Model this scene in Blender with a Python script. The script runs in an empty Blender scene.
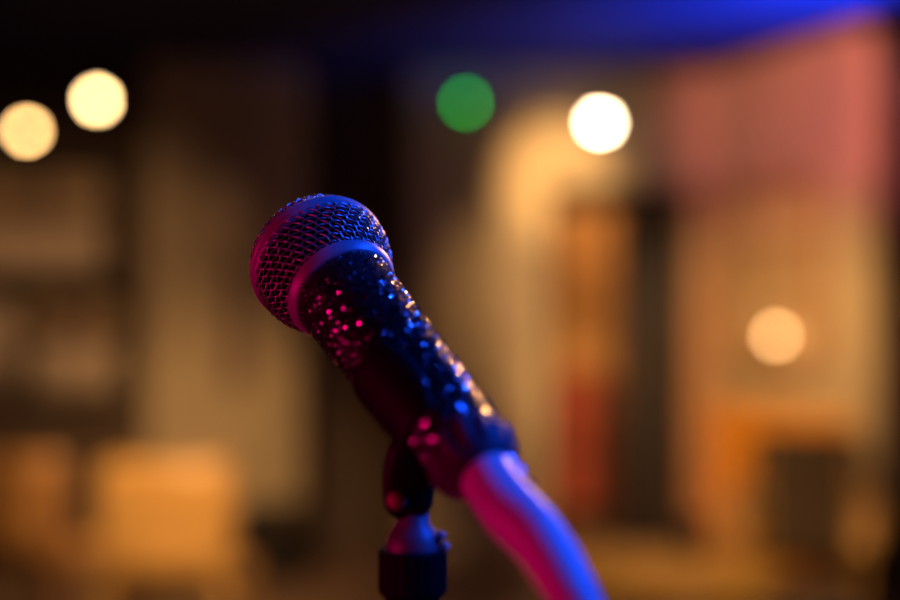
import bpy, bmesh, math, random
from mathutils import Vector, Matrix, noise

random.seed(7)
SC = bpy.context.scene
COL = SC.collection
FPX = 1250.0          # focal length in pixels of the 900x600 frame (50 mm on a 36 mm sensor)
CAMZ = 1.40


def W(px, py, d):
    """a point that stands at distance d in front of the lens, seen at pixel (px, py)"""
    return Vector(((px - 450) / FPX * d, d, CAMZ + (300 - py) / FPX * d))


# ------------------------------------------------------------------ camera
cd = bpy.data.cameras.new('camera')
cam = bpy.data.objects.new('camera', cd)
COL.objects.link(cam)
cam.location = (0, 0, CAMZ)
cam.rotation_euler = (math.radians(90), 0, 0)
cd.lens = 50
cd.sensor_width = 36
cd.clip_start = 0.02
cd.dof.use_dof = True
cd.dof.focus_distance = 0.439
cd.dof.aperture_fstop = 2.35
SC.camera = cam

# ------------------------------------------------------------------ world + exposure
w = bpy.data.worlds.new('world')
SC.world = w
w.use_nodes = True
w.node_tree.nodes['Background'].inputs[0].default_value = (0.03, 0.02, 0.018, 1)
w.node_tree.nodes['Background'].inputs[1].default_value = 0.05
vs = SC.view_settings
vs.view_transform = 'Standard'
vs.look = 'None'
vs.exposure = 0.0
vs.gamma = 1.0
vs.use_curve_mapping = False
SC.cycles.use_denoising = True
SC.cycles.denoiser = 'OPENIMAGEDENOISE'
SC.cycles.denoising_input_passes = 'RGB_ALBEDO_NORMAL'
SC.cycles.denoising_prefilter = 'ACCURATE'
SC.cycles.use_adaptive_sampling = False
SC.cycles.sample_clamp_indirect = 4.0
SC.cycles.sample_clamp_direct = 0.0


# ------------------------------------------------------------------ stage and corridor lights, added room fills
def spot(name, loc, aim, color, power, angle, blend, radius):
    l = bpy.data.lights.new(name, 'SPOT')
    l.color = color
    l.energy = power
    l.spot_size = math.radians(angle)
    l.spot_blend = blend
    l.shadow_soft_size = radius
    o = bpy.data.objects.new(name, l)
    COL.objects.link(o)
    o.location = loc
    o.rotation_euler = (Vector(aim) - Vector(loc)).to_track_quat('-Z', 'Y').to_euler()
    return o


def point(name, loc, color, power, radius):
    l = bpy.data.lights.new(name, 'POINT')
    l.color = color
    l.energy = power
    l.shadow_soft_size = radius
    o = bpy.data.objects.new(name, l)
    COL.objects.link(o)
    o.location = loc
    return o


MIC = Vector((-0.03, 0.42, 1.39))
for dx, dy_, dz_ in ((-0.16, 0.46, 0.10), (-0.06, 0.22, 0.16), (0.0, 0.0, 0.0), (0.06, -0.22, -0.16), (0.14, -0.44, -0.10)):      # a bar of five blue heads
    spot('blue_stage_spot', (1.15 + dx, 0.50 + dy_, 2.35 + dz_), MIC, (0.006, 0.068, 1.0), 34, 24, 0.5, 0.03)
for dx, dy_, dz_ in ((-0.02, 0.24, 0.14), (0.0, 0.0, -0.16), (0.02, -0.24, 0.06)):      # three magenta heads
    spot('magenta_stage_spot', (-1.35 + dx, -0.05 + dy_, 1.10 + dz_), MIC, (1.0, 0.0, 0.16), 10.5, 24, 0.5, 0.03)
spot('warm_stage_spot', (0.85, 2.3, 2.1), (-0.018, 0.41, 1.372), (1.0, 0.44, 0.12), 85, 5.0, 0.7, 0.05)
spot('pink_stage_spot', (0.9, 2.2, 2.5), W(836, 78, 5.8), (1.0, 0.29, 0.27), 1200, 25, 1.0, 0.06)
spot('blue_ceiling_wash', (1.98, 4.60, 1.95), (1.32, 5.22, 2.66), (0.0, 0.12, 1.0), 620, 62, 1.0, 0.06)
spot('fill_seats_side', (-1.0, 3.1, 2.6), (-1.3, 6.3, 0.15), (1.0, 0.60, 0.25), 500, 42, 1.0, 0.05)  # added fill out of frame, brightens the lower left wall
spot('fill_chairs', (-0.55, 2.3, 2.6), (-0.88, 4.15, 0.65), (1.0, 0.60, 0.25), 480, 36, 1.0, 0.05)  # added spot to brighten the left chairs, no fixture
spot('fill_curtains', (-1.9, 4.0, 2.6), (-2.1, 6.85, 1.05), (1.0, 0.58, 0.27), 135, 54, 1.0, 0.05)  # added fill aimed at the left windows and curtains
spot('fill_window_side', (1.05, 3.3, 2.6), (1.42, 6.5, 0.95), (1.0, 0.58, 0.23), 1250, 36, 1.0, 0.05)  # added off-frame fill for the angled wall and its wood panelling
spot('fill_table', (0.75, 2.0, 2.6), (0.85, 3.4, 0.72), (1.0, 0.60, 0.25), 250, 50, 1.0, 0.05)  # added spot that lifts the round table and armchair
spot('fill_doorway_glow', (0.45, 5.2, 2.6), (0.60, 6.85, 2.06), (1.0, 0.58, 0.21), 230, 28, 1.0, 0.05)  # added to strengthen the lantern's glow above the doorway
spot('fill_casing', (0.35, 4.9, 2.6), (0.50, 6.85, 1.40), (1.0, 0.60, 0.25), 165, 36, 1.0, 0.05)  # added general fill for the door casing
point('corridor_lamp', (0.75, 7.75, 2.3), (1.0, 0.56, 0.22), 38, 0.08)
point('fill_room', (-0.5, 3.0, 2.5), (1.0, 0.50, 0.50), 10, 0.10)  # added dim fill that lifts the darkest parts of the room


# ------------------------------------------------------------------ materials
def mat(name, color, rough=0.6, metal=0.0, var=0.25, scale=12.0, bump=0.15, stretch=(1, 1, 1), spec=0.5, sheen=0.0):
    m = bpy.data.materials.new(name)
    m.use_nodes = True
    nt = m.node_tree
    b = nt.nodes['Principled BSDF']
    tc = nt.nodes.new('ShaderNodeTexCoord')
    mp = nt.nodes.new('ShaderNodeMapping')
    mp.inputs['Scale'].default_value = stretch
    n = nt.nodes.new('ShaderNodeTexNoise')
    n.inputs['Scale'].default_value = scale
    n.inputs['Detail'].default_value = 5
    r = nt.nodes.new('ShaderNodeValToRGB')
    c = Vector(color)
    lo = c * (1 - var)
    hi = c * (1 + var)
    r.color_ramp.elements[0].color = (*lo, 1)
    r.color_ramp.elements[1].color = (*[min(1, x) for x in hi], 1)
    r.color_ramp.elements[0].position = 0.3
    r.color_ramp.elements[1].position = 0.7
    nt.links.new(tc.outputs['Object'], mp.inputs['Vector'])
    nt.links.new(mp.outputs[0], n.inputs['Vector'])
    nt.links.new(n.outputs['Fac'], r.inputs['Fac'])
    nt.links.new(r.outputs['Color'], b.inputs['Base Color'])
    if bump:
        bp = nt.nodes.new('ShaderNodeBump')
        bp.inputs['Strength'].default_value = bump
        bp.inputs['Distance'].default_value = 0.002
        nt.links.new(n.outputs['Fac'], bp.inputs['Height'])
        nt.links.new(bp.outputs[0], b.inputs['Normal'])
    b.inputs['Roughness'].default_value = rough
    b.inputs['Metallic'].default_value = metal
    b.inputs['Specular IOR Level'].default_value = spec
    if sheen:
        b.inputs['Sheen Weight'].default_value = sheen
    return m


def glow(name, color, strength):
    m = bpy.data.materials.new(name)
    m.use_nodes = True
    b = m.node_tree.nodes['Principled BSDF']
    b.inputs['Base Color'].default_value = (*color, 1)
    b.inputs['Emission Color'].default_value = (*color, 1)
    b.inputs['Emission Strength'].default_value = strength
    b.inputs['Roughness'].default_value = 0.4
    return m


def glass(name, color, rough=0.03):
    m = bpy.data.materials.new(name)
    m.use_nodes = True
    b = m.node_tree.nodes['Principled BSDF']
    b.inputs['Base Color'].default_value = (*color, 1)
    b.inputs['Transmission Weight'].default_value = 1.0
    b.inputs['Roughness'].default_value = rough
    b.inputs['IOR'].default_value = 1.45
    return m


M = {}
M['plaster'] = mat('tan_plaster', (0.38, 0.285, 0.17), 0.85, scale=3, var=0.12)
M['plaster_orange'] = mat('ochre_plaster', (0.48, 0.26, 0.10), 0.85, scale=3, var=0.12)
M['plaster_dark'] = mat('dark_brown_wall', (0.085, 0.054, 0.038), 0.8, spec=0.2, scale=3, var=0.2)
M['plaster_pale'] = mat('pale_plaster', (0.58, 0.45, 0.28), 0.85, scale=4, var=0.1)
M['ceiling'] = mat('midnight_blue_ceiling', (0.030, 0.030, 0.12), 0.9, spec=0.1, scale=5, var=0.15)
M['floor'] = mat('dark_floorboards', (0.13, 0.075, 0.045), 0.45, scale=4, stretch=(8, 1, 1), var=0.3)
M['dimmed_honey_wood'] = mat('dimmed_honey_wood', (0.40, 0.19, 0.06), 0.45, scale=6, stretch=(1, 1, 6), var=0.2)  # honey wood darkened to put dimmer light into the left chair
M['honey_wood'] = mat('honey_wood', (0.60, 0.33, 0.10), 0.4, scale=6, stretch=(1, 1, 6), var=0.2)
M['orange_wood'] = mat('orange_wood', (0.66, 0.25, 0.018), 0.45, scale=6, stretch=(6, 1, 1), var=0.15)
M['dark_wood'] = mat('dark_wood', (0.014, 0.009, 0.009), 0.55, spec=0.15, scale=6, stretch=(6, 6, 1), var=0.3)
M['brown_wood'] = mat('brown_wood', (0.22, 0.10, 0.04), 0.45, scale=6, stretch=(6, 6, 1), var=0.3)
M['table_wood'] = mat('yellow_wood', (0.32, 0.17, 0.018), 0.5, scale=5, stretch=(1, 6, 1), var=0.2)
M['curtain'] = mat('maroon_drape', (0.035, 0.007, 0.010), 0.9, scale=30, var=0.2, sheen=0.2)
M['pale_curtain'] = mat('pale_linen', (0.55, 0.42, 0.30), 0.9, scale=60, var=0.1)
M['maroon_paint'] = mat('maroon_paint', (0.07, 0.012, 0.022), 0.5, scale=20)
M['red_fabric'] = mat('red_upholstery', (0.27, 0.04, 0.018), 0.8, scale=60, var=0.15, sheen=0.2)
M['brown_leather'] = mat('brown_leather', (0.115, 0.072, 0.042), 0.6, scale=40, var=0.2, bump=0.3)
M['pane'] = mat('amber_pane', (0.42, 0.29, 0.16), 0.25, scale=3, var=0.25, bump=0.05)
M['brass'] = mat('aged_brass', (0.55, 0.33, 0.12), 0.35, 1.0, scale=30)
M['grey_metal'] = mat('dull_grey_metal', (0.16, 0.16, 0.18), 0.45, 0.3, scale=90, bump=0.03)
M['dull_brass'] = mat('dull_brass', (0.30, 0.20, 0.12), 0.65, 0.4, scale=60)
M['black_plastic'] = mat('black_plastic', (0.006, 0.005, 0.007), 0.55, spec=0.18, scale=90, bump=0.05)
M['black_metal'] = mat('black_metal', (0.005, 0.005, 0.007), 0.6, 0.0, spec=0.06, scale=90, bump=0.05)
M['grille'] = mat('grey_steel_wire', (0.55, 0.55, 0.57), 0.30, 0.75, scale=200, bump=0.0, var=0.1)
M['band'] = mat('grey_satin_metal', (0.36, 0.36, 0.38), 0.42, 0.15, scale=120, bump=0.02, var=0.08)
M['foam'] = mat('black_foam', (0.004, 0.004, 0.005), 0.95, spec=0.05, scale=400, bump=0.4)
M['cuff'] = mat('dark_gathered_fabric', (0.032, 0.026, 0.036), 0.6, scale=200, bump=0.3, sheen=0.3)
M['sleeve'] = mat('black_stretch_fabric', (0.010, 0.008, 0.012), 0.8, scale=300, bump=0.3)
M['cable'] = mat('pale_satin_fabric', (0.72, 0.70, 0.72), 0.42, scale=60, bump=0.05, var=0.05, sheen=0.1)
M['white_plastic'] = mat('white_plastic', (0.6, 0.58, 0.55), 0.5, scale=50, bump=0.02, var=0.05)
M['bulb_amber'] = glow('amber_bulb_glow', (1.0, 0.56, 0.20), 34)
M['bulb_warm'] = glow('warm_bulb_glow', (1.0, 0.64, 0.27), 42)
M['bulb_white'] = glow('warm_white_bulb_glow', (1.0, 0.76, 0.46), 80)
M['bulb_dim'] = glow('dim_amber_globe_glow', (1.0, 0.60, 0.25), 12.5)
M['green'] = glow('green_lens_glow', (0.004, 1.0, 0.10), 6.4)
M['green'].node_tree.nodes['Principled BSDF'].inputs['Base Color'].default_value = (0.0, 0.05, 0.01, 1)
M['green'].node_tree.nodes['Principled BSDF'].inputs['Specular IOR Level'].default_value = 0.05
M['clear_glass'] = glass('clear_glass', (0.95, 0.95, 0.92))

# sequins: mirrored flakes, each with its own gloss and tint
m = bpy.data.materials.new('mirrored_sequins')
m.use_nodes = True
nt = m.node_tree
b = nt.nodes['Principled BSDF']
g = nt.nodes.new('ShaderNodeNewGeometry')
r1 = nt.nodes.new('ShaderNodeValToRGB')
r1.color_ramp.elements[0].color = (0.25, 0.24, 0.28, 1)
r1.color_ramp.elements[1].color = (0.95, 0.92, 1.0, 1)
nt.links.new(g.outputs['Random Per Island'], r1.inputs['Fac'])
nt.links.new(r1.outputs['Color'], b.inputs['Base Color'])
mr = nt.nodes.new('ShaderNodeMapRange')
mr.inputs['To Min'].default_value = 0.27
mr.inputs['To Max'].default_value = 0.12
nt.links.new(g.outputs['Random Per Island'], mr.inputs['Value'])
nt.links.new(mr.outputs['Result'], b.inputs['Roughness'])
b.inputs['Metallic'].default_value = 1.0
M['sequin'] = m


# ------------------------------------------------------------------ mesh helpers (all shapes are modelled in world coordinates)
def link(name, bm, material, parent=None, smooth=False, kind=None, label=None):
    me = bpy.data.meshes.new(name)
    bmesh.ops.recalc_face_normals(bm, faces=bm.faces[:])
    if parent is not None:
        bm.transform(world_of(parent).inverted())
    if smooth:
        for f in bm.faces:
            f.smooth = True
    bm.to_mesh(me)
    bm.free()
    me.materials.append(M[material])
    o = bpy.data.objects.new(name, me)
    COL.objects.link(o)
    if parent is not None:
        o.parent = parent
    if kind:
        o['kind'] = kind
    if label:
        o['label'] = label
    return o


def world_of(o):
    m = o.matrix_basis.copy()
    while o.parent is not None:
        o = o.parent
        m = o.matrix_basis @ m
    return m


def tag(o, label, cat, group=None):
    o['label'] = label
    o['category'] = cat
    if group:
        o['group'] = group
    return o


def thing(name, loc, label, cat, group=None, rot=None):
    o = bpy.data.objects.new(name, None)
    COL.objects.link(o)
    o.location = loc
    o.empty_display_size = 0.05
    if rot is not None:
        o.rotation_euler = rot
    return tag(o, label, cat, group)


def struct(name, bm, material, smooth=False):
    return link(name, bm, material, None, smooth, 'structure')


def box(bm, a, b_, bevel=0.0, mtx=None):
    a, b_ = Vector(a), Vector(b_)
    c, s = (a + b_) / 2, (b_ - a)
    t = Matrix.Translation(c) @ Matrix.Diagonal((abs(s.x), abs(s.y), abs(s.z), 1))
    g_ = bmesh.ops.create_cube(bm, size=1.0, matrix=t)
    vs_ = g_['verts']
    if bevel:
        es = list({e for v in vs_ for e in v.link_edges})
        r_ = bmesh.ops.bevel(bm, geom=es, offset=bevel, segments=2, profile=0.5, affect='EDGES')
        vs_ = list({v for f in r_['faces'] for v in f.verts} | {v for v in vs_ if v.is_valid})
    if mtx is not None:
        bmesh.ops.transform(bm, matrix=mtx, verts=vs_)
    return bm


def new():
    return bmesh.new()


def lathe(bm, prof, mtx, n=48, cap=False, a0=0.0, a1=2 * math.pi):
    """profile of (radius, z) turned about the z axis of mtx"""
    full = abs(a1 - a0 - 2 * math.pi) < 1e-6
    cols = n if full else n + 1
    rows = []
    for (r_, z) in prof:
        row = []
        for i in range(cols):
            a = a0 + (a1 - a0) * i / n
            row.append(bm.verts.new(mtx @ Vector((r_ * math.cos(a), r_ * math.sin(a), z))))
        rows.append(row)
    for k in range(len(rows) - 1):
        for i in range(n):
            j = (i + 1) % cols
            bm.faces.new((rows[k][i], rows[k][j], rows[k + 1][j], rows[k + 1][i]))
    if cap and full:
        bm.faces.new(rows[0][::-1])
        bm.faces.new(rows[-1])
    return bm


def tube(bm, pts, rad, n=8, closed=False, cap=True):
    pts = [Vector(p) for p in pts]
    k = len(pts)
    rads = rad if isinstance(rad, (list, tuple)) else [rad] * k
    rows = []
    up = None
    for i, p in enumerate(pts):
        if closed:
            t = (pts[(i + 1) % k] - pts[i - 1]).normalized()
        else:
            t = (pts[min(i + 1, k - 1)] - pts[max(i - 1, 0)]).normalized()
        if up is None:
            up = t.orthogonal().normalized()
        up = (up - t * up.dot(t))
        up = up.normalized() if up.length > 1e-6 else t.orthogonal().normalized()
        s = t.cross(up)
        rows.append([bm.verts.new(p + (up * math.cos(2 * math.pi * j / n) + s * math.sin(2 * math.pi * j / n)) * rads[i]) for j in range(n)])
    for i in range(k if closed else k - 1):
        a, b_ = rows[i], rows[(i + 1) % k]
        for j in range(n):
            bm.faces.new((a[j], a[(j + 1) % n], b_[(j + 1) % n], b_[j]))
    if cap and not closed:
        bm.faces.new(rows[0][::-1])
        bm.faces.new(rows[-1])
    return bm


def bar(a, b_, r_, n=10):
    return tube(new(), [a, b_], r_, n)


def smooth_path(ctrl, per=10):
    """Catmull-Rom through the control points; each is (x, y, z) plus any further numbers"""
    out = []
    k = len(ctrl)
    for i in range(k - 1):
        p = [ctrl[max(i - 1, 0)], ctrl[i], ctrl[i + 1], ctrl[min(i + 2, k - 1)]]
        for s in range(per):
            t = s / per
            out.append([0.5 * (2 * p[1][c] + (p[2][c] - p[0][c]) * t + (2 * p[0][c] - 5 * p[1][c] + 4 * p[2][c] - p[3][c]) * t * t
                               + (3 * p[1][c] - p[0][c] - 3 * p[2][c] + p[3][c]) * t ** 3) for c in range(len(p[1]))])
    out.append(list(ctrl[-1]))
    return out


T = Matrix.Translation


def RX(a): return Matrix.Rotation(math.radians(a), 4, 'X')
def RY(a): return Matrix.Rotation(math.radians(a), 4, 'Y')
def RZ(a): return Matrix.Rotation(math.radians(a), 4, 'Z')


# ================================================================== the room
CEIL = 2.66
BACK = 6.85


def X(px, d=BACK): return (px - 450) / FPX * d
def Z(py, d=BACK): return CAMZ + (300 - py) / FPX * d


bm = new(); box(bm, (-3.6, -1.6, -0.1), (4.0, 9.2, 0)); struct('floor', bm, 'floor')
bm = new(); box(bm, (-3.6, -1.6, CEIL), (4.0, 9.2, CEIL + 0.1)); struct('ceiling', bm, 'ceiling')
bm = new(); box(bm, (-3.6, -1.6, 0), (-3.5, BACK, CEIL)); struct('wall_left', bm, 'plaster_dark')
bm = new(); box(bm, (-3.6, -1.7, 0), (4.0, -1.6, CEIL)); struct('wall_front', bm, 'plaster_dark')
bm = new(); box(bm, (3.9, -1.6, 0), (4.0, 9.2, CEIL)); struct('wall_right', bm, 'plaster_dark')

# back wall: the dark stretch on the left, the plain tan stretch beside the doorway, the piece above it
DX0, DX1, DZ = X(548), X(686), Z(192)
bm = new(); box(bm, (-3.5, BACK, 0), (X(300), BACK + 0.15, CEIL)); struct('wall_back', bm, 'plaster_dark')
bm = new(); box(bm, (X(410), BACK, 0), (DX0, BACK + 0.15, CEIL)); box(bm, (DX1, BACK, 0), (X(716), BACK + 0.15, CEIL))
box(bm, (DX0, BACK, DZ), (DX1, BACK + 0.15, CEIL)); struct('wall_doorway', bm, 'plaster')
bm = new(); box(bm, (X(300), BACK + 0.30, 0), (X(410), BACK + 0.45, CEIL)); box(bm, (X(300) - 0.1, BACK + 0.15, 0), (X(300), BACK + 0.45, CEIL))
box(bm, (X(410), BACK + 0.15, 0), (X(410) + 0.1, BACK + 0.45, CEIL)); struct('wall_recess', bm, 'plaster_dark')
# a tan chimney breast standing proud of the dark wall
bm = new(); box(bm, (X(146, 6.6), 6.6, 0), (X(300, 6.6), BACK + 0.05, CEIL), 0.01); struct('wall_pilaster', bm, 'plaster')
# angled wall with the window
A = Vector((X(714), BACK, 0)); Bc = Vector((X(852, 5.75), 5.75, 0))
ad = (Bc - A).normalized(); an = Vector((-ad.y, ad.x, 0))
if an.y > 0: an = -an
AL = (Bc - A).length
AM = Matrix(((ad.x, an.x, 0, A.x), (ad.y, an.y, 0, A.y), (0, 0, 1, 0), (0, 0, 0, 1)))   # local x along, y out of the wall


def abox(bm, u0, u1, z0, z1, t0, t1, bev=0.0):
    return box(bm, (u0, t0, z0), (u1, t1, z1), bev, AM)


def u_at(px):
    """where along the angled wall the ray through pixel column px lands"""
    k = (px - 450) / FPX
    # A.x + u ad.x = k (A.y + u ad.y)
    return (k * A.y - A.x) / (ad.x - k * ad.y)


def az(py, px):
    d = A.y + u_at(px) * ad.y
    return Z(py, d)


bm = new(); abox(bm, -0.02, AL, 0, CEIL, -0.15, 0); struct('wall_angled', bm, 'plaster')
bm = new(); abox(bm, 0.01, AL, 0.0, 0.84, 0.0, 0.02, 0.004); struct('trim_1', bm, 'orange_wood')
bm = new(); abox(bm, 0.01, AL, 0.84, 0.875, 0.0, 0.035, 0.006); struct('trim_2', bm, 'honey_wood')
# dark side bay behind the end of the angled wall
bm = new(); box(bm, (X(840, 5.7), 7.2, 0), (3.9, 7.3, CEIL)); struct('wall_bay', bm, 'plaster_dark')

# doorway: casings, dark right leaf, lintel, corridor
bm = new(); box(bm, (X(492), BACK - 0.05, 0), (DX0, BACK, Z(184)), 0.01); struct('trim_3', bm, 'plaster_pale')
bm = new(); box(bm, (DX1, BACK - 0.04, 0), (X(714), BACK, Z(184)), 0.01); struct('trim_4', bm, 'brown_wood')
bm = new(); box(bm, (DX0, BACK - 0.03, DZ - 0.09), (DX1, BACK + 0.10, DZ + 0.02), 0.008); struct('trim_5', bm, 'dark_wood')
bm = new(); box(bm, (DX0, BACK - 0.01, 0), (DX0 + 0.05, BACK + 0.14, DZ - 0.09), 0.006); struct('trim_6', bm, 'dark_wood')
dr = thing('door_1', ((X(619) + DX1) / 2, BACK + 0.08, 0), 'dark narrow door leaf standing shut in the doorway', 'door')
dr['kind'] = 'structure'
del dr['category']
bm = new(); box(bm, (X(619), BACK + 0.05, 0.01), (DX1 - 0.005, BACK + 0.09, DZ - 0.095), 0.003); link('leaf', bm, 'dark_wood', dr)
for z0, z1 in ((0.15, 0.85), (1.0, 1.85)):
    bm = new(); box(bm, (X(629), BACK + 0.035, z0), (DX1 - 0.05, BACK + 0.052, z1), 0.008); link('panel', bm, 'dark_wood', dr)
bm = new(); tube(bm, [(X(624), BACK + 0.05, 0.98), (X(624), BACK + 0.0, 0.98), (X(624) + 0.09, BACK - 0.005, 0.98)], 0.008); link('handle', bm, 'brass', dr, True)
bm = new(); box(bm, (-0.4, 8.6, 0), (2.2, 8.7, CEIL)); struct('wall_corridor', bm, 'plaster_orange')
bm = new(); box(bm, (X(548) - 0.25, BACK + 0.15, 0), (X(548) - 0.15, 8.6, CEIL)); box(bm, (1.75, BACK + 0.15, 0), (1.85, 8.6, CEIL)); struct('wall_corridor_sides', bm, 'plaster')

# pale arch added above the doorway, its colour standing in for lamp glow
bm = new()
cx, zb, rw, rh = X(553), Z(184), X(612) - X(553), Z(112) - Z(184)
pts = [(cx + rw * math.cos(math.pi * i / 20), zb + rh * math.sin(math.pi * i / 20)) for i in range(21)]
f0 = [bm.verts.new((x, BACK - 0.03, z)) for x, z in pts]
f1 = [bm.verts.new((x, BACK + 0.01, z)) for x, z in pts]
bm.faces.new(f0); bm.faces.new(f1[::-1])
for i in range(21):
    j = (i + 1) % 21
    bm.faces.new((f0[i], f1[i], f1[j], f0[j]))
tag(link('painted_glow_arch', bm, 'plaster_pale'), 'pale arch painting the lamp glow on the wall above the doorway', 'painted glow')

# tall maroon drape at the end of the angled wall
bm = new()
xs0, xs1, dy = X(846, 6.4), X(980, 6.4), 6.4
front = []
for k in range(61):
    t = k / 60
    front.append((xs0 + (xs1 - xs0) * t, dy + 0.035 * math.sin(t * 2 * math.pi * 7)))
rows = []
for z in (0.02, 0.9, 1.8, CEIL - 0.03):
    rows.append(([bm.verts.new((x, y - 0.006, z)) for x, y in front], [bm.verts.new((x, y + 0.006, z)) for x, y in front]))
for a, c in zip(rows, rows[1:]):
    for k in range(60):
        bm.faces.new((a[0][k], a[0][k + 1], c[0][k + 1], c[0][k]))
        bm.faces.new((a[1][k], c[1][k], c[1][k + 1], a[1][k + 1]))
    for k in (0, 60):
        bm.faces.new((a[0][k], c[0][k], c[1][k], a[1][k]))
for k in range(60):
    bm.faces.new((rows[0][0][k], rows[0][1][k], rows[0][1][k + 1], rows[0][0][k + 1]))
    bm.faces.new((rows[-1][0][k], rows[-1][0][k + 1], rows[-1][1][k + 1], rows[-1][1][k]))
tag(link('drape', bm, 'curtain', None, True), 'dark maroon drape hanging at the right edge of the room', 'curtain')


# ------------------------------------------------------------------ windows
def rounded(u0, u1, z0, z1, r_, n=8):
    out = []
    for cu, cz, a in ((u1 - r_, z0 + r_, -90), (u1 - r_, z1 - r_, 0), (u0 + r_, z1 - r_, 90), (u0 + r_, z0 + r_, 180)):
        for i in range(n + 1):
            t = math.radians(a + 90 * i / n)
            out.append((cu + r_ * math.cos(t), cz + r_ * math.sin(t)))
    return out


def ring_plate(bm, outer, inner, t0, t1, mtx):
    v = [[bm.verts.new(mtx @ Vector((u, t, z))) for u, z in loop] for loop, t in ((outer, t0), (outer, t1), (inner, t1), (inner, t0))]
    n = len(outer)
    for q in range(4):
        a, c = v[q], v[(q + 1) % 4]
        for i in range(n):
            j = (i + 1) % n
            bm.faces.new((a[i], a[j], c[j], c[i]))


def plate(bm, loop, t0, t1, mtx):
    a = [bm.verts.new(mtx @ Vector((u, t0, z))) for u, z in loop]
    c = [bm.verts.new(mtx @ Vector((u, t1, z))) for u, z in loop]
    bm.faces.new(a); bm.faces.new(c[::-1])
    n = len(loop)
    for i in range(n):
        j = (i + 1) % n
        bm.faces.new((a[i], a[j], c[j], c[i]))


u0, u1 = u_at(727), u_at(825)
z0, z1 = az(372, 775), az(180, 775)
um = u_at(779)
wn = thing('window_1', AM @ Vector(((u0 + u1) / 2, 0, z0)), 'rounded window with a thin muntin cross in the angled wall', 'window')
wn['kind'] = 'structure'; del wn['category']
bm = new(); ring_plate(bm, rounded(u0, u1, z0, z1, 0.17), rounded(u0 + .05, u1 - .05, z0 + .05, z1 - .05, 0.13), 0.0, 0.04, AM); link('window_frame', bm, 'brown_wood', wn)
bm = new(); plate(bm, rounded(u0 + .045, u1 - .045, z0 + .045, z1 - .045, 0.13), 0.002, 0.010, AM); link('pane', bm, 'pane', wn)
zc = az(243, 775)
bm = new(); abox(bm, um - .016, um + .016, az(315, 779), z1 - .05, 0.010, 0.028, .003); link('muntin', bm, 'brown_wood', wn)
bm = new(); abox(bm, u0 + .05, u1 - .05, zc - .014, zc + .014, 0.010, 0.028, .003); link('muntin', bm, 'brown_wood', wn)

IDM = T((0, BACK, 0)) @ Matrix.Diagonal((1, -1, 1, 1))      # local y comes out of the back wall


def left_window(name, px0, px1, py0, py1, cross, label):
    a, c, lo, hi = X(px0), X(px1), Z(py1), Z(py0)
    o = thing(name, ((a + c) / 2, BACK, lo), label, 'window')
    o['kind'] = 'structure'; del o['category']
    bm = new(); ring_plate(bm, rounded(a, c, lo, hi, 0.03, 3), rounded(a + .05, c - .05, lo + .05, hi - .05, 0.02, 3), 0, 0.05, IDM); link('window_frame', bm, 'dark_wood', o)
    bm = new(); plate(bm, rounded(a + .045, c - .045, lo + .045, hi - .045, 0.02, 3), 0.002, 0.012, IDM); link('pane', bm, 'pane', o)
    if cross is not None:
        cx_, cz_ = X(cross[0]), Z(cross[1])
        bm = new(); box(bm, (cx_ - .03, .012, lo + .05), (cx_ + .03, .035, hi - .05), .003, IDM); link('muntin', bm, 'maroon_paint', o)
        bm = new(); box(bm, (a + .05, .012, cz_ - .025), (c - .05, .035, cz_ + .025), .003, IDM); link('muntin', bm, 'maroon_paint', o)
    return a, c, lo, hi


def cafe_curtain(a, c, lo, hi, label):
    bm = new()
    n = 40
    rows = []
    for z in (lo, hi):
        rows.append([[bm.verts.new((a + (c - a) * i / n, BACK - 0.065 - 0.012 * math.sin(i * 1.1) + s, z)) for i in range(n + 1)] for s in (-.003, .003)])
    for i in range(n):
        for s in (0, 1):
            bm.faces.new((rows[0][s][i], rows[0][s][i + 1], rows[1][s][i + 1], rows[1][s][i]))
        for q in (0, 1):
            bm.faces.new((rows[q][0][i], rows[q][1][i], rows[q][1][i + 1], rows[q][0][i + 1]))
    for i in (0, n):
        bm.faces.new((rows[0][0][i], rows[0][1][i], rows[1][1][i], rows[1][0][i]))
    o = link('cafe_curtain', bm, 'pale_curtain', None, True)
    tag(o, label, 'curtain', 'short pale curtains on the dark wall')


a, c, lo, hi = left_window('window_2', 24, 130, 288, 404, (73, 333), 'small dark framed window with a maroon cross of muntins')
cafe_curtain(a + .07, c - .07, lo + .05, Z(345), 'short pale curtain below the maroon muntin cross')
a, c, lo, hi = left_window('window_3', -80, 22, 288, 404, None, 'dark framed window cut by the left edge of the picture')
cafe_curtain(a + .07, c - .02, lo + .05, Z(305), 'tall pale curtain at the left edge, beside the muntin cross window')
a, c, lo, hi = left_window('window_4', -60, 118, 165, 284, (44, 215), 'wide dark framed window above the maroon cross window')
cafe_curtain(a + .07, c - .07, lo + .05, Z(230), 'wide pale curtain in the upper window')

# round plate and the narrow dark plaque on the tan chimney breast
PM = T((X(232, 6.6), 6.6, Z(205, 6.6))) @ RX(90)
bm = new(); lathe(bm, [(0.001, 0.0), (0.14, 0.0), (0.145, 0.02), (0.12, 0.03), (0.10, 0.018), (0.001, 0.015)], PM, 32)
tag(link('wall_plate', bm, 'plaster_pale', None, True), 'round pale plate on the tan wall behind the microphone head', 'wall plate')
bm = new()
plate(bm, rounded(X(228, 6.6), X(243, 6.6), Z(388, 6.6), Z(258, 6.6), 0.035, 4), 0, 0.03, T((0, 6.6, 0)) @ Matrix.Diagonal((1, -1, 1, 1)))
tag(link('wall_plaque', bm, 'maroon_paint'), 'narrow dark upright plaque on the tan wall', 'plaque')


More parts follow.
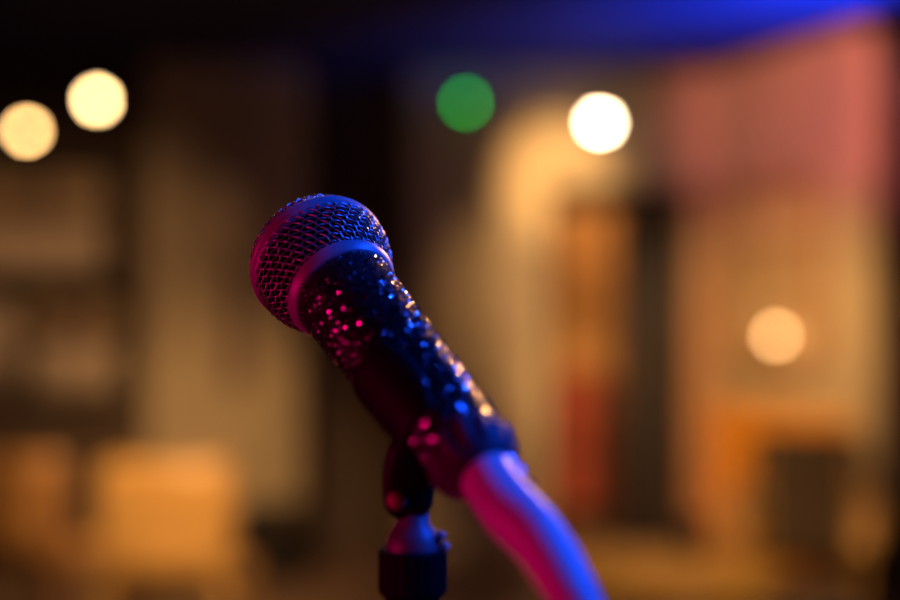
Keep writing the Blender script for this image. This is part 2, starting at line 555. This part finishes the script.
# ------------------------------------------------------------------ lamps
def pendant(p, r_, m_, label, group):
    o = thing('pendant_lamp', (p.x, p.y, CEIL), label, 'lamp', group)
    mt = T(p)
    bm = new(); lathe(bm, [(r_ * math.sin(math.pi * i / 16) + 1e-5, -r_ * math.cos(math.pi * i / 16)) for i in range(17)], mt, 24); link('bulb', bm, m_, o, True)
    bm = new(); lathe(bm, [(0.012, r_ * 0.8), (0.016, r_ * 0.8 + .01), (0.016, r_ * .8 + .05), (0.006, r_ * .8 + .06)], mt, 16, True); link('socket', bm, 'black_plastic', o, True)
    link('cord', bar(p + Vector((0, 0, r_ + .05)), (p.x, p.y, CEIL - .02), .003, 6), 'black_plastic', o, True)
    bm = new(); lathe(bm, [(0.05, 0), (0.05, -.012), (0.02, -.03), (0.004, -.032)], T((p.x, p.y, CEIL)), 20, True); link('canopy', bm, 'black_plastic', o, True)


pendant(W(97, 100, 4.5), 0.021, 'bulb_warm', 'glowing pendant bulb, the upper right of the two on the left', 'bare pendant bulbs')
pendant(W(27, 131, 4.6), 0.020, 'bulb_amber', 'glowing pendant bulb, the lower one nearest the left edge', 'bare pendant bulbs')

# lantern above the doorway
p = W(600, 123, 6.45)
o = thing('wall_lantern', (p.x, BACK, p.z), 'bright warm white globe lantern on the wall above the doorway', 'lamp')
bm = new(); lathe(bm, [(0.032 * math.sin(math.pi * i / 16) + 1e-5, -0.024 * math.cos(math.pi * i / 16)) for i in range(17)], T(p), 24); link('globe', bm, 'bulb_white', o, True)
bm = new(); lathe(bm, [(0.010, .020), (0.022, .024), (0.022, .045), (0.006, .055)], T(p), 16, True); link('cap', bm, 'brass', o, True)
bm = new(); tube(bm, [p + Vector((0, 0, .05)), p + Vector((0, .02, .085)), p + Vector((0, .08, .10)), (p.x, BACK - .012, p.z + .08)], .006); link('arm', bm, 'brass', o, True)
bm = new(); lathe(bm, [(0.04, 0), (0.04, .008), (0.02, .014)], T((p.x, BACK, p.z + .08)) @ RX(90), 20, True); link('back_plate', bm, 'brass', o, True)

# globe lamp in front of the rounded window
q = W(776, 336, A.y + u_at(775) * ad.y - 0.09)
o = thing('globe_sconce', AM @ Vector((u_at(775), 0.01, az(372, 775))), 'dim amber globe sconce low in front of the rounded window', 'lamp')
bm = new(); lathe(bm, [(0.024 * math.sin(math.pi * i / 16) + 1e-5, -0.024 * math.cos(math.pi * i / 16)) for i in range(17)], T(q), 24); link('globe', bm, 'bulb_dim', o, True)
bm = new(); lathe(bm, [(0.008, -.055), (0.02, -.05), (0.024, -.028), (0.012, -.026)], T(q), 16, True); link('cup', bm, 'brass', o, True)
bm = new(); tube(bm, [q - Vector((0, 0, .05)), q - Vector((0, 0, .09)), q + Vector((0, .03, -.12)), q + Vector((0.02, .07, -.13))], .006); link('arm', bm, 'brass', o, True)

# green indicator lamp on the upper wall
p = W(466, 102, 6.78)
o = thing('indicator_lamp', (p.x, BACK, p.z), 'round green indicator lamp high on the dark wall', 'lamp')
bm = new(); box(bm, (p.x - .06, BACK - .035, p.z - .045), (p.x + .06, BACK, p.z + .045), .008); link('housing', bm, 'black_plastic', o)
bm = new(); lathe(bm, [(0.024, 0), (0.024, .015), (0.020, .025), (0.010, .031), (0.0005, .033)], T((p.x, BACK - .035, p.z)) @ RX(90), 24); link('lens', bm, 'green', o, True)


# ------------------------------------------------------------------ furniture
def chair(loc, rz, label, wood, back_m, group, arms=False, bw=0.44, top=0.92, skirt=False, low=0.47, seat_m=None):
    """a chair whose backrest stands at local +y; parts in world coordinates"""
    o = thing('armchair' if arms else 'chair', loc, label, 'chair', group, (0, 0, math.radians(rz)))
    mt = world_of(o)
    h = bw / 2

    def bx(name, a, c, m_, bev=.006, pre=None):
        bm = new(); box(bm, a, c, bev, mt if pre is None else mt @ pre)
        return link(name, bm, m_, o)
    bx('seat', (-h, -.22, .42), (h, .2, .46), seat_m or back_m, .012)
    for sx in (-1, 1):
        bx('leg', (sx * (h - .02) - .018, -.21, 0), (sx * (h - .02) + .018, -.174, .42), wood)
        bx('leg', (sx * (h - .02) - .018, .18, 0), (sx * (h - .02) + .018, .216, .42), wood)
        bx('back_post', (sx * (h - .03) - .016, .2, .42), (sx * (h - .03) + .016, .232, top - .04), wood)
        if arms:
            bm = new()
            pth = smooth_path([(sx * h, .22, .76, .032), (sx * (h + .02), .05, .73, .040), (sx * (h + .02), -.16, .70, .042), (sx * h, -.25, .64, .036)], 5)
            tube(bm, [mt @ Vector(t[:3]) for t in pth], [t[3] for t in pth], 10); link('arm', bm, wood, o, True)
            bm = new(); tube(bm, [mt @ Vector((sx * (h - .005), -.19, .43)), mt @ Vector((sx * (h + .015), -.18, .68))], .016); link('arm_post', bm, wood, o, True)
    if skirt:
        bx('skirt', (-h + .005, -.205, .10), (h - .005, .185, .42), back_m, .01)
    bx('seat_rail', (-h + .03, -.2, .38), (h - .03, -.18, .42), wood)
    # curved backrest panel
    bm = new()
    n = 10
    rows = []
    for z in (low, low + .08, top - .06, top):
        s = 1.0 if z < top else .93
        rows.append([[mt @ Vector((-h * s + 2 * h * s * i / n, .20 - .05 * (1 - ((2 * i / n - 1) ** 2)) * -1 + t, z)) for i in range(n + 1)] for t in (-.014, .014)])
    vv = [[[bm.verts.new(x) for x in s] for s in r_] for r_ in rows]
    for a, c in zip(vv, vv[1:]):
        for s in (0, 1):
            for i in range(n):
                bm.faces.new((a[s][i], a[s][i + 1], c[s][i + 1], c[s][i]))
        for i in (0, n):
            bm.faces.new((a[0][i], a[1][i], c[1][i], c[0][i]))
    for e in (vv[0], vv[-1]):
        for i in range(n):
            bm.faces.new((e[0][i], e[0][i + 1], e[1][i + 1], e[1][i]))
    link('backrest', bm, back_m, o, True)
    return o


chair((X(168, 4.15), 4.36, 0), 178, 'honey coloured chair with a solid backrest, brightly lit', 'honey_wood', 'honey_wood', 'wooden chairs at the left', bw=0.44, top=0.87)
chair((X(64, 4.9), 4.75, 0), 160, 'wooden chair near the left edge, its honey wood darkened for dimmer light', 'brown_wood', 'dimmed_honey_wood', 'wooden chairs at the left', bw=0.42, top=0.84)
chair((X(812, 3.95), 4.05, 0), -20, 'dark brown padded armchair with wooden arms at the right', 'honey_wood', 'brown_leather', None, True, bw=0.36, top=0.95, low=0.50)
chair((X(574, 8.0), 8.1, 0), 175, 'red upholstered chair seen through the doorway', 'brown_wood', 'red_fabric', None, bw=0.50, top=0.94, skirt=True)

# low dark cabinet in front of the tan chimney breast
o = thing('low_cabinet', (X(272, 6.3), 6.3, 0), 'low dark cabinet standing against the tan wall', 'cabinet')
bm = new(); box(bm, (X(240, 6.3), 6.15, .05), (X(306, 6.3), 6.55, Z(515, 6.3)), .006); link('body', bm, 'dark_wood', o)
bm = new(); box(bm, (X(237, 6.3), 6.13, Z(515, 6.3)), (X(309, 6.3), 6.57, Z(510, 6.3)), .004); link('top', bm, 'dark_wood', o)
bm = new(); box(bm, (X(243, 6.3), 6.135, .08), (X(303, 6.3), 6.15, Z(518, 6.3)), .003); dd = link('door', bm, 'dark_wood', o)
bm = new(); tube(bm, [(X(298, 6.3), 6.135, .3), (X(298, 6.3), 6.11, .3)], .01); link('knob', bm, 'brass', dd, True)
bm = new(); box(bm, (X(243, 6.3), 6.17, 0), (X(303, 6.3), 6.52, .05)); link('plinth', bm, 'dark_wood', o)

# round table with a tumbler
tc_ = Vector((X(655, 3.05), 3.05, 0))
o = thing('round_table', tc_, 'round yellow brown wooden table at the bottom edge, right of the microphone', 'table')
bm = new(); lathe(bm, [(0.001, .715), (.27, .715), (.29, .725), (.292, .74), (.285, .75), (.001, .75)], T(tc_), 48); link('tabletop', bm, 'table_wood', o, True)
bm = new(); lathe(bm, [(.20, .70), (.20, .715), (.05, .69), (.035, .5), (.03, .2), (.045, .06)], T(tc_), 24); link('pedestal', bm, 'dark_wood', o, True)
bm = new(); lathe(bm, [(.001, 0), (.24, 0), (.245, .015), (.22, .03), (.06, .06), (.001, .065)], T(tc_), 32); link('base', bm, 'dark_wood', o, True)
gl = Vector((X(690, 3.2), 3.17, .7505))
bm = new(); lathe(bm, [(.001, 0), (.030, 0), (.036, .095), (.034, .095), (.028, .012), (.001, .010)], T(gl), 28)
tag(link('tumbler', bm, 'clear_glass', None, True), 'small clear glass tumbler on the round table', 'glass')

# ================================================================== the microphone
C0 = W(319, 261, 0.453)                # centre of the band round the head
TAIL = W(469, 452, 0.372)
D = (TAIL - C0).normalized()           # from the head towards the tail
LEN = (TAIL - C0).length
nd = Vector((0, 0, -1)) - D * Vector((0, 0, -1)).dot(D)
nd.normalize()                         # underside of the handle
Zl = -D
Yl = -nd
Xl = Yl.cross(Zl)
MM = Matrix(((Xl.x, Yl.x, Zl.x, C0.x), (Xl.y, Yl.y, Zl.y, C0.y), (Xl.z, Yl.z, Zl.z, C0.z), (0, 0, 0, 1)))
mm = 0.001

mic = thing('microphone', C0, 'handheld microphone with woven grille head and black sequinned handle sleeve', 'microphone')
mic.rotation_euler = MM.to_3x3().to_euler()
mic.location = C0
MM = world_of(mic)

# band round the middle of the head
bm = new()
lathe(bm, [(24.0 * mm, -3.4 * mm), (24.9 * mm, -3.4 * mm), (25.3 * mm, -3.0 * mm), (25.9 * mm, -0.7 * mm), (25.6 * mm, -0.4 * mm), (25.6 * mm, 0.0 * mm),
           (25.9 * mm, .3 * mm), (25.6 * mm, 2.2 * mm), (25.0 * mm, 2.8 * mm), (24.0 * mm, 2.8 * mm), (24.0 * mm, -3.4 * mm)], MM, 96)
link('band', bm, 'band', mic, True)

ZC = -20.6 * mm                        # collar height
RC = 19.4 * mm


def bowl(v):
    """lower half of the head: v = 0 at the band, 1 at the collar"""
    z = -1.8 * mm + (ZC + 1.0 * mm + 1.8 * mm) * v
    k = v
    r_ = 25.1 * mm - (25.1 * mm - RC + 0.2 * mm) * (k ** 2.0)
    return r_, z


def woven(name, surf, nw, nr, skew, wire, amp, vmax=1.0):
    """basket weave of nw uprights and nr rounds over surf(v) (radius, height)"""
    bm = new()
    st = 4
    for i in range(nw):
        pts = []
        for k in range(nr * st + 1):
            v = k / (nr * st) * vmax
            r_, z = surf(v)
            a = 2 * math.pi * i / nw + skew * v
            off = amp * math.cos(math.pi * (v / vmax * nr - .5) + math.pi * i)
            pts.append(MM @ Vector(((r_ + off) * math.cos(a), (r_ + off) * math.sin(a), z)))
        tube(bm, pts, wire, 5, cap=False)
    for j in range(nr):
        v = (j + .5) / nr * vmax
        r_, z = surf(v)
        pts = []
        n = nw * st
        for k in range(n):
            a = 2 * math.pi * k / n + skew * v
            off = -amp * math.cos(math.pi * j + math.pi * k / st)
            pts.append(MM @ Vector(((r_ + off) * math.cos(a), (r_ + off) * math.sin(a), z)))
        tube(bm, pts, wire, 5, closed=True)
    o_ = link(name, bm, 'grille', mic, True, 'stuff')
    return o_


woven('bowl_mesh', bowl, 52, 8, 0.45, 0.26 * mm, 0.36 * mm)

# front dome: a flat weave pressed over the dome, so its wires run straight across
DH = 13.5 * mm


def dome(x, y):
    rr = min(1.0, math.hypot(x, y) / (24.4 * mm))
    return 2.3 * mm + DH * math.sqrt(max(0.0, 1 - rr ** 2.3))


bm = new()
pitch = 2.5 * mm
for ax in (0, 1):
    for i in range(-9, 10):
        c_ = i * pitch
        half = math.sqrt(max(0, (24.4 * mm) ** 2 - c_ ** 2))
        if half < 2 * mm:
            continue
        pts = []
        n = int(half * 2 / (pitch / 4))
        for k in range(n + 1):
            s = -half + 2 * half * k / n
            x, y = (s, c_) if ax == 0 else (c_, s)
            z = dome(x, y)
            off = 0.42 * mm * math.cos(math.pi * s / pitch + math.pi * i + (0 if ax == 0 else math.pi))
            nrm = Vector((x * .9, y * .9, z + 4 * mm)).normalized()
            pts.append(MM @ (Vector((x, y, z)) + nrm * off))
        tube(bm, pts, 0.32 * mm, 5, cap=False)
link('dome_mesh', bm, 'grille', mic, True, 'stuff')

# black foam inside the head
bm = new()
pr = [(0.001 * mm, 14.0 * mm)] + [(23.0 * mm * math.sin(t), 1 * mm + 13.0 * mm * math.cos(t)) for t in [math.pi / 2 * i / 8 for i in range(1, 9)]]
pr += [(bowl(v)[0] - 1.7 * mm, bowl(v)[1]) for v in (.1, .3, .5, .7, .9, 1.0)]
lathe(bm, pr, MM, 48); link('foam_liner', bm, 'foam', mic, True)

# collar between head and handle
bm = new()
lathe(bm, [(16.5 * mm, ZC - 3.5 * mm), (18.3 * mm, ZC - 3.5 * mm), (18.7 * mm, ZC - 3.2 * mm), (20.2 * mm, ZC - .3 * mm), (20.2 * mm, ZC + .5 * mm), (19.7 * mm, ZC + 1.0 * mm), (16.5 * mm, ZC + 1.0 * mm),
           (16.5 * mm, ZC - 3.5 * mm)], MM, 96)
link('collar', bm, 'band', mic, True)

# handle under a dark sleeve
ZT = -LEN                              # where the sleeve ends


def handle(v):
    z = ZC - 3.4 * mm + (ZT - ZC + 3.4 * mm) * v
    r_ = 17.6 * mm + (12.9 * mm - 17.6 * mm) * (v ** 0.9)
    return r_, z


bm = new()
nA = 64
rows = []
for k in range(41):
    v = k / 40
    r_, z = handle(v)
    row = []
    for i in range(nA):
        a = 2 * math.pi * i / nA
        rr = r_ - .3 * mm + .35 * mm * noise.noise(Vector((math.cos(a) * 4, math.sin(a) * 4, z * 160)))
        row.append(bm.verts.new(MM @ Vector((rr * math.cos(a), rr * math.sin(a), z))))
    rows.append(row)
for a, c in zip(rows, rows[1:]):
    for i in range(nA):
        bm.faces.new((a[i], a[(i + 1) % nA], c[(i + 1) % nA], c[i]))
bm.faces.new(rows[0]); bm.faces.new(rows[-1])
sleeve = link('handle_sleeve', bm, 'sleeve', mic, True, label='black stretch sleeve covered in sequins')

# sequins: thousands of small mirrored flakes, each tilted its own way
bm = new()


def flake(bm, p_, nrm, r_, tilt, n=7):
    nrm = nrm.normalized()
    t = nrm.orthogonal().normalized()
    t.rotate(Matrix.Rotation(random.uniform(0, 6.28), 3, nrm))
    nn = (nrm + t * math.tan(tilt)).normalized()
    u = nn.orthogonal().normalized()
    w_ = nn.cross(u)
    bm.faces.new([bm.verts.new(p_ + (u * math.cos(2 * math.pi * i / n) + w_ * math.sin(2 * math.pi * i / n)) * r_) for i in range(n)])


z = ZC - 4.0 * mm
row = 0
while z > ZT + 2 * mm:
    v = (ZC - 3.4 * mm - z) / (ZC - 3.4 * mm - ZT)
    r_, _ = handle(min(1, v))
    pit = 0.70 * mm
    n = int(2 * math.pi * r_ / pit)
    for i in range(n):
        if random.random() < 0.14:
            continue
        a = 2 * math.pi * (i + .5 * (row % 2) + random.uniform(-.3, .3)) / n
        zz = z + random.uniform(-.4, .4) * mm
        nl = Vector((math.cos(a), math.sin(a), .05))
        pl = Vector((math.cos(a) * (r_ + .55 * mm), math.sin(a) * (r_ + .55 * mm), zz))
        flake(bm, MM @ pl, MM.to_3x3() @ nl, random.choice((.18, .21, .24, .28, .34, .50)) * (1 + 1.0 * v) * mm, abs(random.gauss(0, .37)))
    z -= 0.60 * mm
    row += 1
link('sequins', bm, 'sequin', sleeve, False, 'stuff', 'tiny mirrored sequins')

# gathered elastic end of the sleeve
bm = new()
rows = []
nA = 72
for k in range(15):
    t = k / 14
    z = ZT + 4 * mm - 15 * mm * t
    env = 12.9 * mm + 1.6 * mm * math.sin(math.pi * t) - 3.6 * mm * t * t
    row = []
    for i in range(nA):
        a = 2 * math.pi * i / nA
        rr = env + (0.75 * mm * math.sin(a * 14 + math.sin(z * 300)) + .5 * mm * math.sin(a * 5 + 1)) * math.sin(math.pi * min(1, t * 1.1 + .05))
        row.append(bm.verts.new(MM @ Vector((rr * math.cos(a), rr * math.sin(a), z))))
    rows.append(row)
for a, c in zip(rows, rows[1:]):
    for i in range(nA):
        bm.faces.new((a[i], a[(i + 1) % nA], c[(i + 1) % nA], c[i]))
bm.faces.new(rows[0]); bm.faces.new(rows[-1])
link('gathered_cuff', bm, 'cuff', mic, True, label='dark gathered cuff at the tail of the handle')

# ------------------------------------------------------------------ thick pale lead leaving the tail
p0 = MM @ Vector((0, 0, ZT - 9 * mm))
ctrl = [(*p0, 8.0 * mm), (*W(502, 497, .354), 8.2 * mm), (*W(532, 535, .344), 7.8 * mm), (*W(562, 578, .335), 6.9 * mm), (*W(590, 632, .328), 6.0 * mm), (*W(614, 740, .322), 5.6 * mm),
        (.08, .31, 1.10, .0056), (.16, .29, .6, .0056), (.22, .27, .15, .0056), (.27, .26, .012, .0056), (.55, .35, .008, .0056), (1.1, .4, .008, .0056)]
sp = smooth_path(ctrl, 10)
bm = new()
rows = []
nA = 28
tube(bm, [Vector(s[:3]) for s in sp], [s[3] for s in sp], nA)
# soft creases in the fabric near the plug
for v in bm.verts:
    if v.co.z > 1.2:
        n_ = noise.noise(Vector((v.co.x * 60, v.co.y * 60, v.co.z * 38)))
        d_ = (v.co - min((Vector(s[:3]) for s in sp), key=lambda q_: (q_ - v.co).length)).normalized()
        v.co += d_ * n_ * 1.7 * mm
lead = thing('microphone_lead', (0.27, .26, 0), 'thick pale fabric covered lead curving down from the microphone tail', 'cable')
link('lead_cover', bm, 'cable', lead, True)
# glittering trim along the upper edge of the lead
bm = new()
for i in range(9):
    k = 6 + int(6 * i / 9)
    s, nx = sp[k], sp[k + 1]
    t = (Vector(nx[:3]) - Vector(s[:3])).normalized()
    side = Vector((1, -.05, .8)); side = (side - t * side.dot(t)).normalized()
    side.rotate(Matrix.Rotation(random.uniform(-.35, .35), 3, t))
    face = Vector((.56, -.68, .46)).lerp(side, random.uniform(0, .15))
    flake(bm, Vector(s[:3]) + side * (s[3] + 1.3 * mm) + t * random.uniform(-1, 1) * mm, face, random.uniform(.6, .95) * mm, abs(random.gauss(0, .10)))
link('sequin_trim', bm, 'sequin', lead, False, 'stuff', 'row of mirrored sequins')

# ------------------------------------------------------------------ stand with clip
tclip = 0.086
pc = C0 + D * tclip
foot = pc + nd * 0.021
SX, SY = X(413, foot.y), foot.y
stand = thing('microphone_stand', (SX, SY, 0), 'black microphone stand with a plastic clip holding the sequinned microphone', 'microphone stand')
# cradle: a C-shaped trough open at the top
bm = new()
CM = MM @ T((0, 0, -tclip)) @ RZ(-90)     # local x points to the underside
tocam = CM.to_3x3().inverted() @ (Vector((0, 0, CAMZ)) - pc)
CM = CM @ RZ(math.copysign(20, math.atan2(tocam.y, tocam.x)))      # turned a little towards the near side
nA = 40
span = math.radians(128)
rows = []
LC = 17 * mm
for k in range(13):
    t = k / 12
    zz = LC - 2 * LC * t
    rin = 15.9 * mm - 1.5 * mm * t
    cut = 1.0 - 0.10 * (1 - math.sin(math.pi * t)) - (.12 if False else 0)
    inner, outer = [], []
    for i in range(nA + 1):
        a = (-1 + 2 * i / nA) * span * cut
        th = 1.8 * mm - 0.8 * mm * abs(-1 + 2 * i / nA) ** 3
        inner.append(bm.verts.new(CM @ Vector((rin * math.cos(a), rin * math.sin(a), zz))))
        outer.append(bm.verts.new(CM @ Vector(((rin + th) * math.cos(a), (rin + th) * math.sin(a), zz))))
    rows.append((inner, outer))
for a, c in zip(rows, rows[1:]):
    for s in (0, 1):
        for i in range(nA):
            bm.faces.new((a[s][i], a[s][i + 1], c[s][i + 1], c[s][i]))
    for i in (0, nA):
        bm.faces.new((a[0][i], a[1][i], c[1][i], c[0][i]))
for e in (rows[0], rows[-1]):
    for i in range(nA):
        bm.faces.new((e[0][i], e[0][i + 1], e[1][i + 1], e[1][i]))
clip = link('clip', bm, 'black_plastic', stand, True, label='black plastic C-shaped clip')

# tongue below the cradle, narrowing to a rounded pivot
top_c = pc + nd * 0.0160 + Vector((0.003, 0, 0))
piv = Vector((SX - .0015, SY, Z(496, SY)))
bm = new()
secs = []
for k in range(9):
    t = k / 8
    c_ = top_c.lerp(piv, t) + Vector((-.001 * math.sin(math.pi * t), 0, 0))
    hw = 10.4 * mm - 2.2 * mm * t
    ht = 8 * mm - 2 * mm * t
    secs.append((c_, hw, ht))
for k in range(1, 6):
    a = math.pi / 2 * k / 5
    secs.append((piv - Vector((0, 0, 8 * mm * math.sin(a))), 8.4 * mm * max(.15, math.cos(a)), 6 * mm * max(.3, math.cos(a) ** .5)))
rr_ = []
for c_, hw, ht in secs:
    rr_.append([bm.verts.new(c_ + Vector((hw * (abs(math.cos(a)) ** .5) * (1 if math.cos(a) >= 0 else -1), ht * (abs(math.sin(a)) ** .5) * (1 if math.sin(a) >= 0 else -1), 0)))
                for a in [2 * math.pi * i / 20 for i in range(20)]])
for a, c in zip(rr_, rr_[1:]):
    for i in range(20):
        bm.faces.new((a[i], a[(i + 1) % 20], c[(i + 1) % 20], c[i]))
bm.faces.new(rr_[0]); bm.faces.new(rr_[-1])
link('tongue', bm, 'black_plastic', clip, True)
bm = new(); lathe(bm, [(.0001, 2.2 * mm), (2.4 * mm, 2.0 * mm), (3.1 * mm, 1.0 * mm), (3.1 * mm, -1 * mm), (.0001, -1 * mm)], T(Vector((X(398, SY), SY - 6.4 * mm, Z(497, SY)))) @ RX(90) @ RY(-15), 20)
link('pivot_screw', bm, 'dull_brass', clip, True, label='small brass pivot screw')

# swivel lug, shoulder, threaded collar, pole, base
zs = lambda py: Z(py, SY)
AX = T((SX, SY, 0))
bm = new(); lathe(bm, [(.0001, zs(508)), (4.5 * mm, zs(509)), (5.2 * mm, zs(513)), (5.4 * mm, zs(523)), (7.4 * mm, zs(530)), (8.6 * mm, zs(540)), (8.9 * mm, zs(549))], AX, 28); link('swivel_neck', bm, 'grey_metal', stand, True)
bm = new()
n = 48
prof = [(8.7 * mm, zs(548)), (10.6 * mm, zs(548.5)), (11.1 * mm, zs(551)), (11.1 * mm, zs(590)), (10.4 * mm, zs(594)), (8.5 * mm, zs(595))]
rows = []
for k, (r_, z) in enumerate(prof):
    rows.append([bm.verts.new((SX + (r_ - (.35 * mm if (i % 2 and k in (2, 3)) else 0)) * math.cos(2 * math.pi * i / n), SY + (r_ - (.35 * mm if (i % 2 and k in (2, 3)) else 0)) * math.sin(2 * math.pi * i / n), z)) for i in range(n)])
for a, c in zip(rows, rows[1:]):
    for i in range(n):
        bm.faces.new((a[i], a[(i + 1) % n], c[(i + 1) % n], c[i]))
bm.faces.new(rows[0]); bm.faces.new(rows[-1])
link('locking_collar', bm, 'black_metal', stand)
for sx, py in ((9.0, 534), (10.2, 545)):
    bm = new(); lathe(bm, [(.0001, 1.6 * mm), (1.2 * mm, 1.3 * mm), (1.5 * mm, 0), (1.5 * mm, -3 * mm), (.0001, -3 * mm)], T((SX + sx * mm, SY - 3 * mm, zs(py))) @ RY(40), 12)
    link('set_screw', bm, 'band', stand, True)
link('pole', bar((SX, SY, .03), (SX, SY, zs(594)), 9.0 * mm, 24), 'black_metal', stand, True)
bm = new(); lathe(bm, [(.001, 0), (.13, 0), (.135, .008), (.12, .022), (.03, .034), (.02, .06), (.001, .062)], AX, 48); link('base', bm, 'black_metal', stand, True)
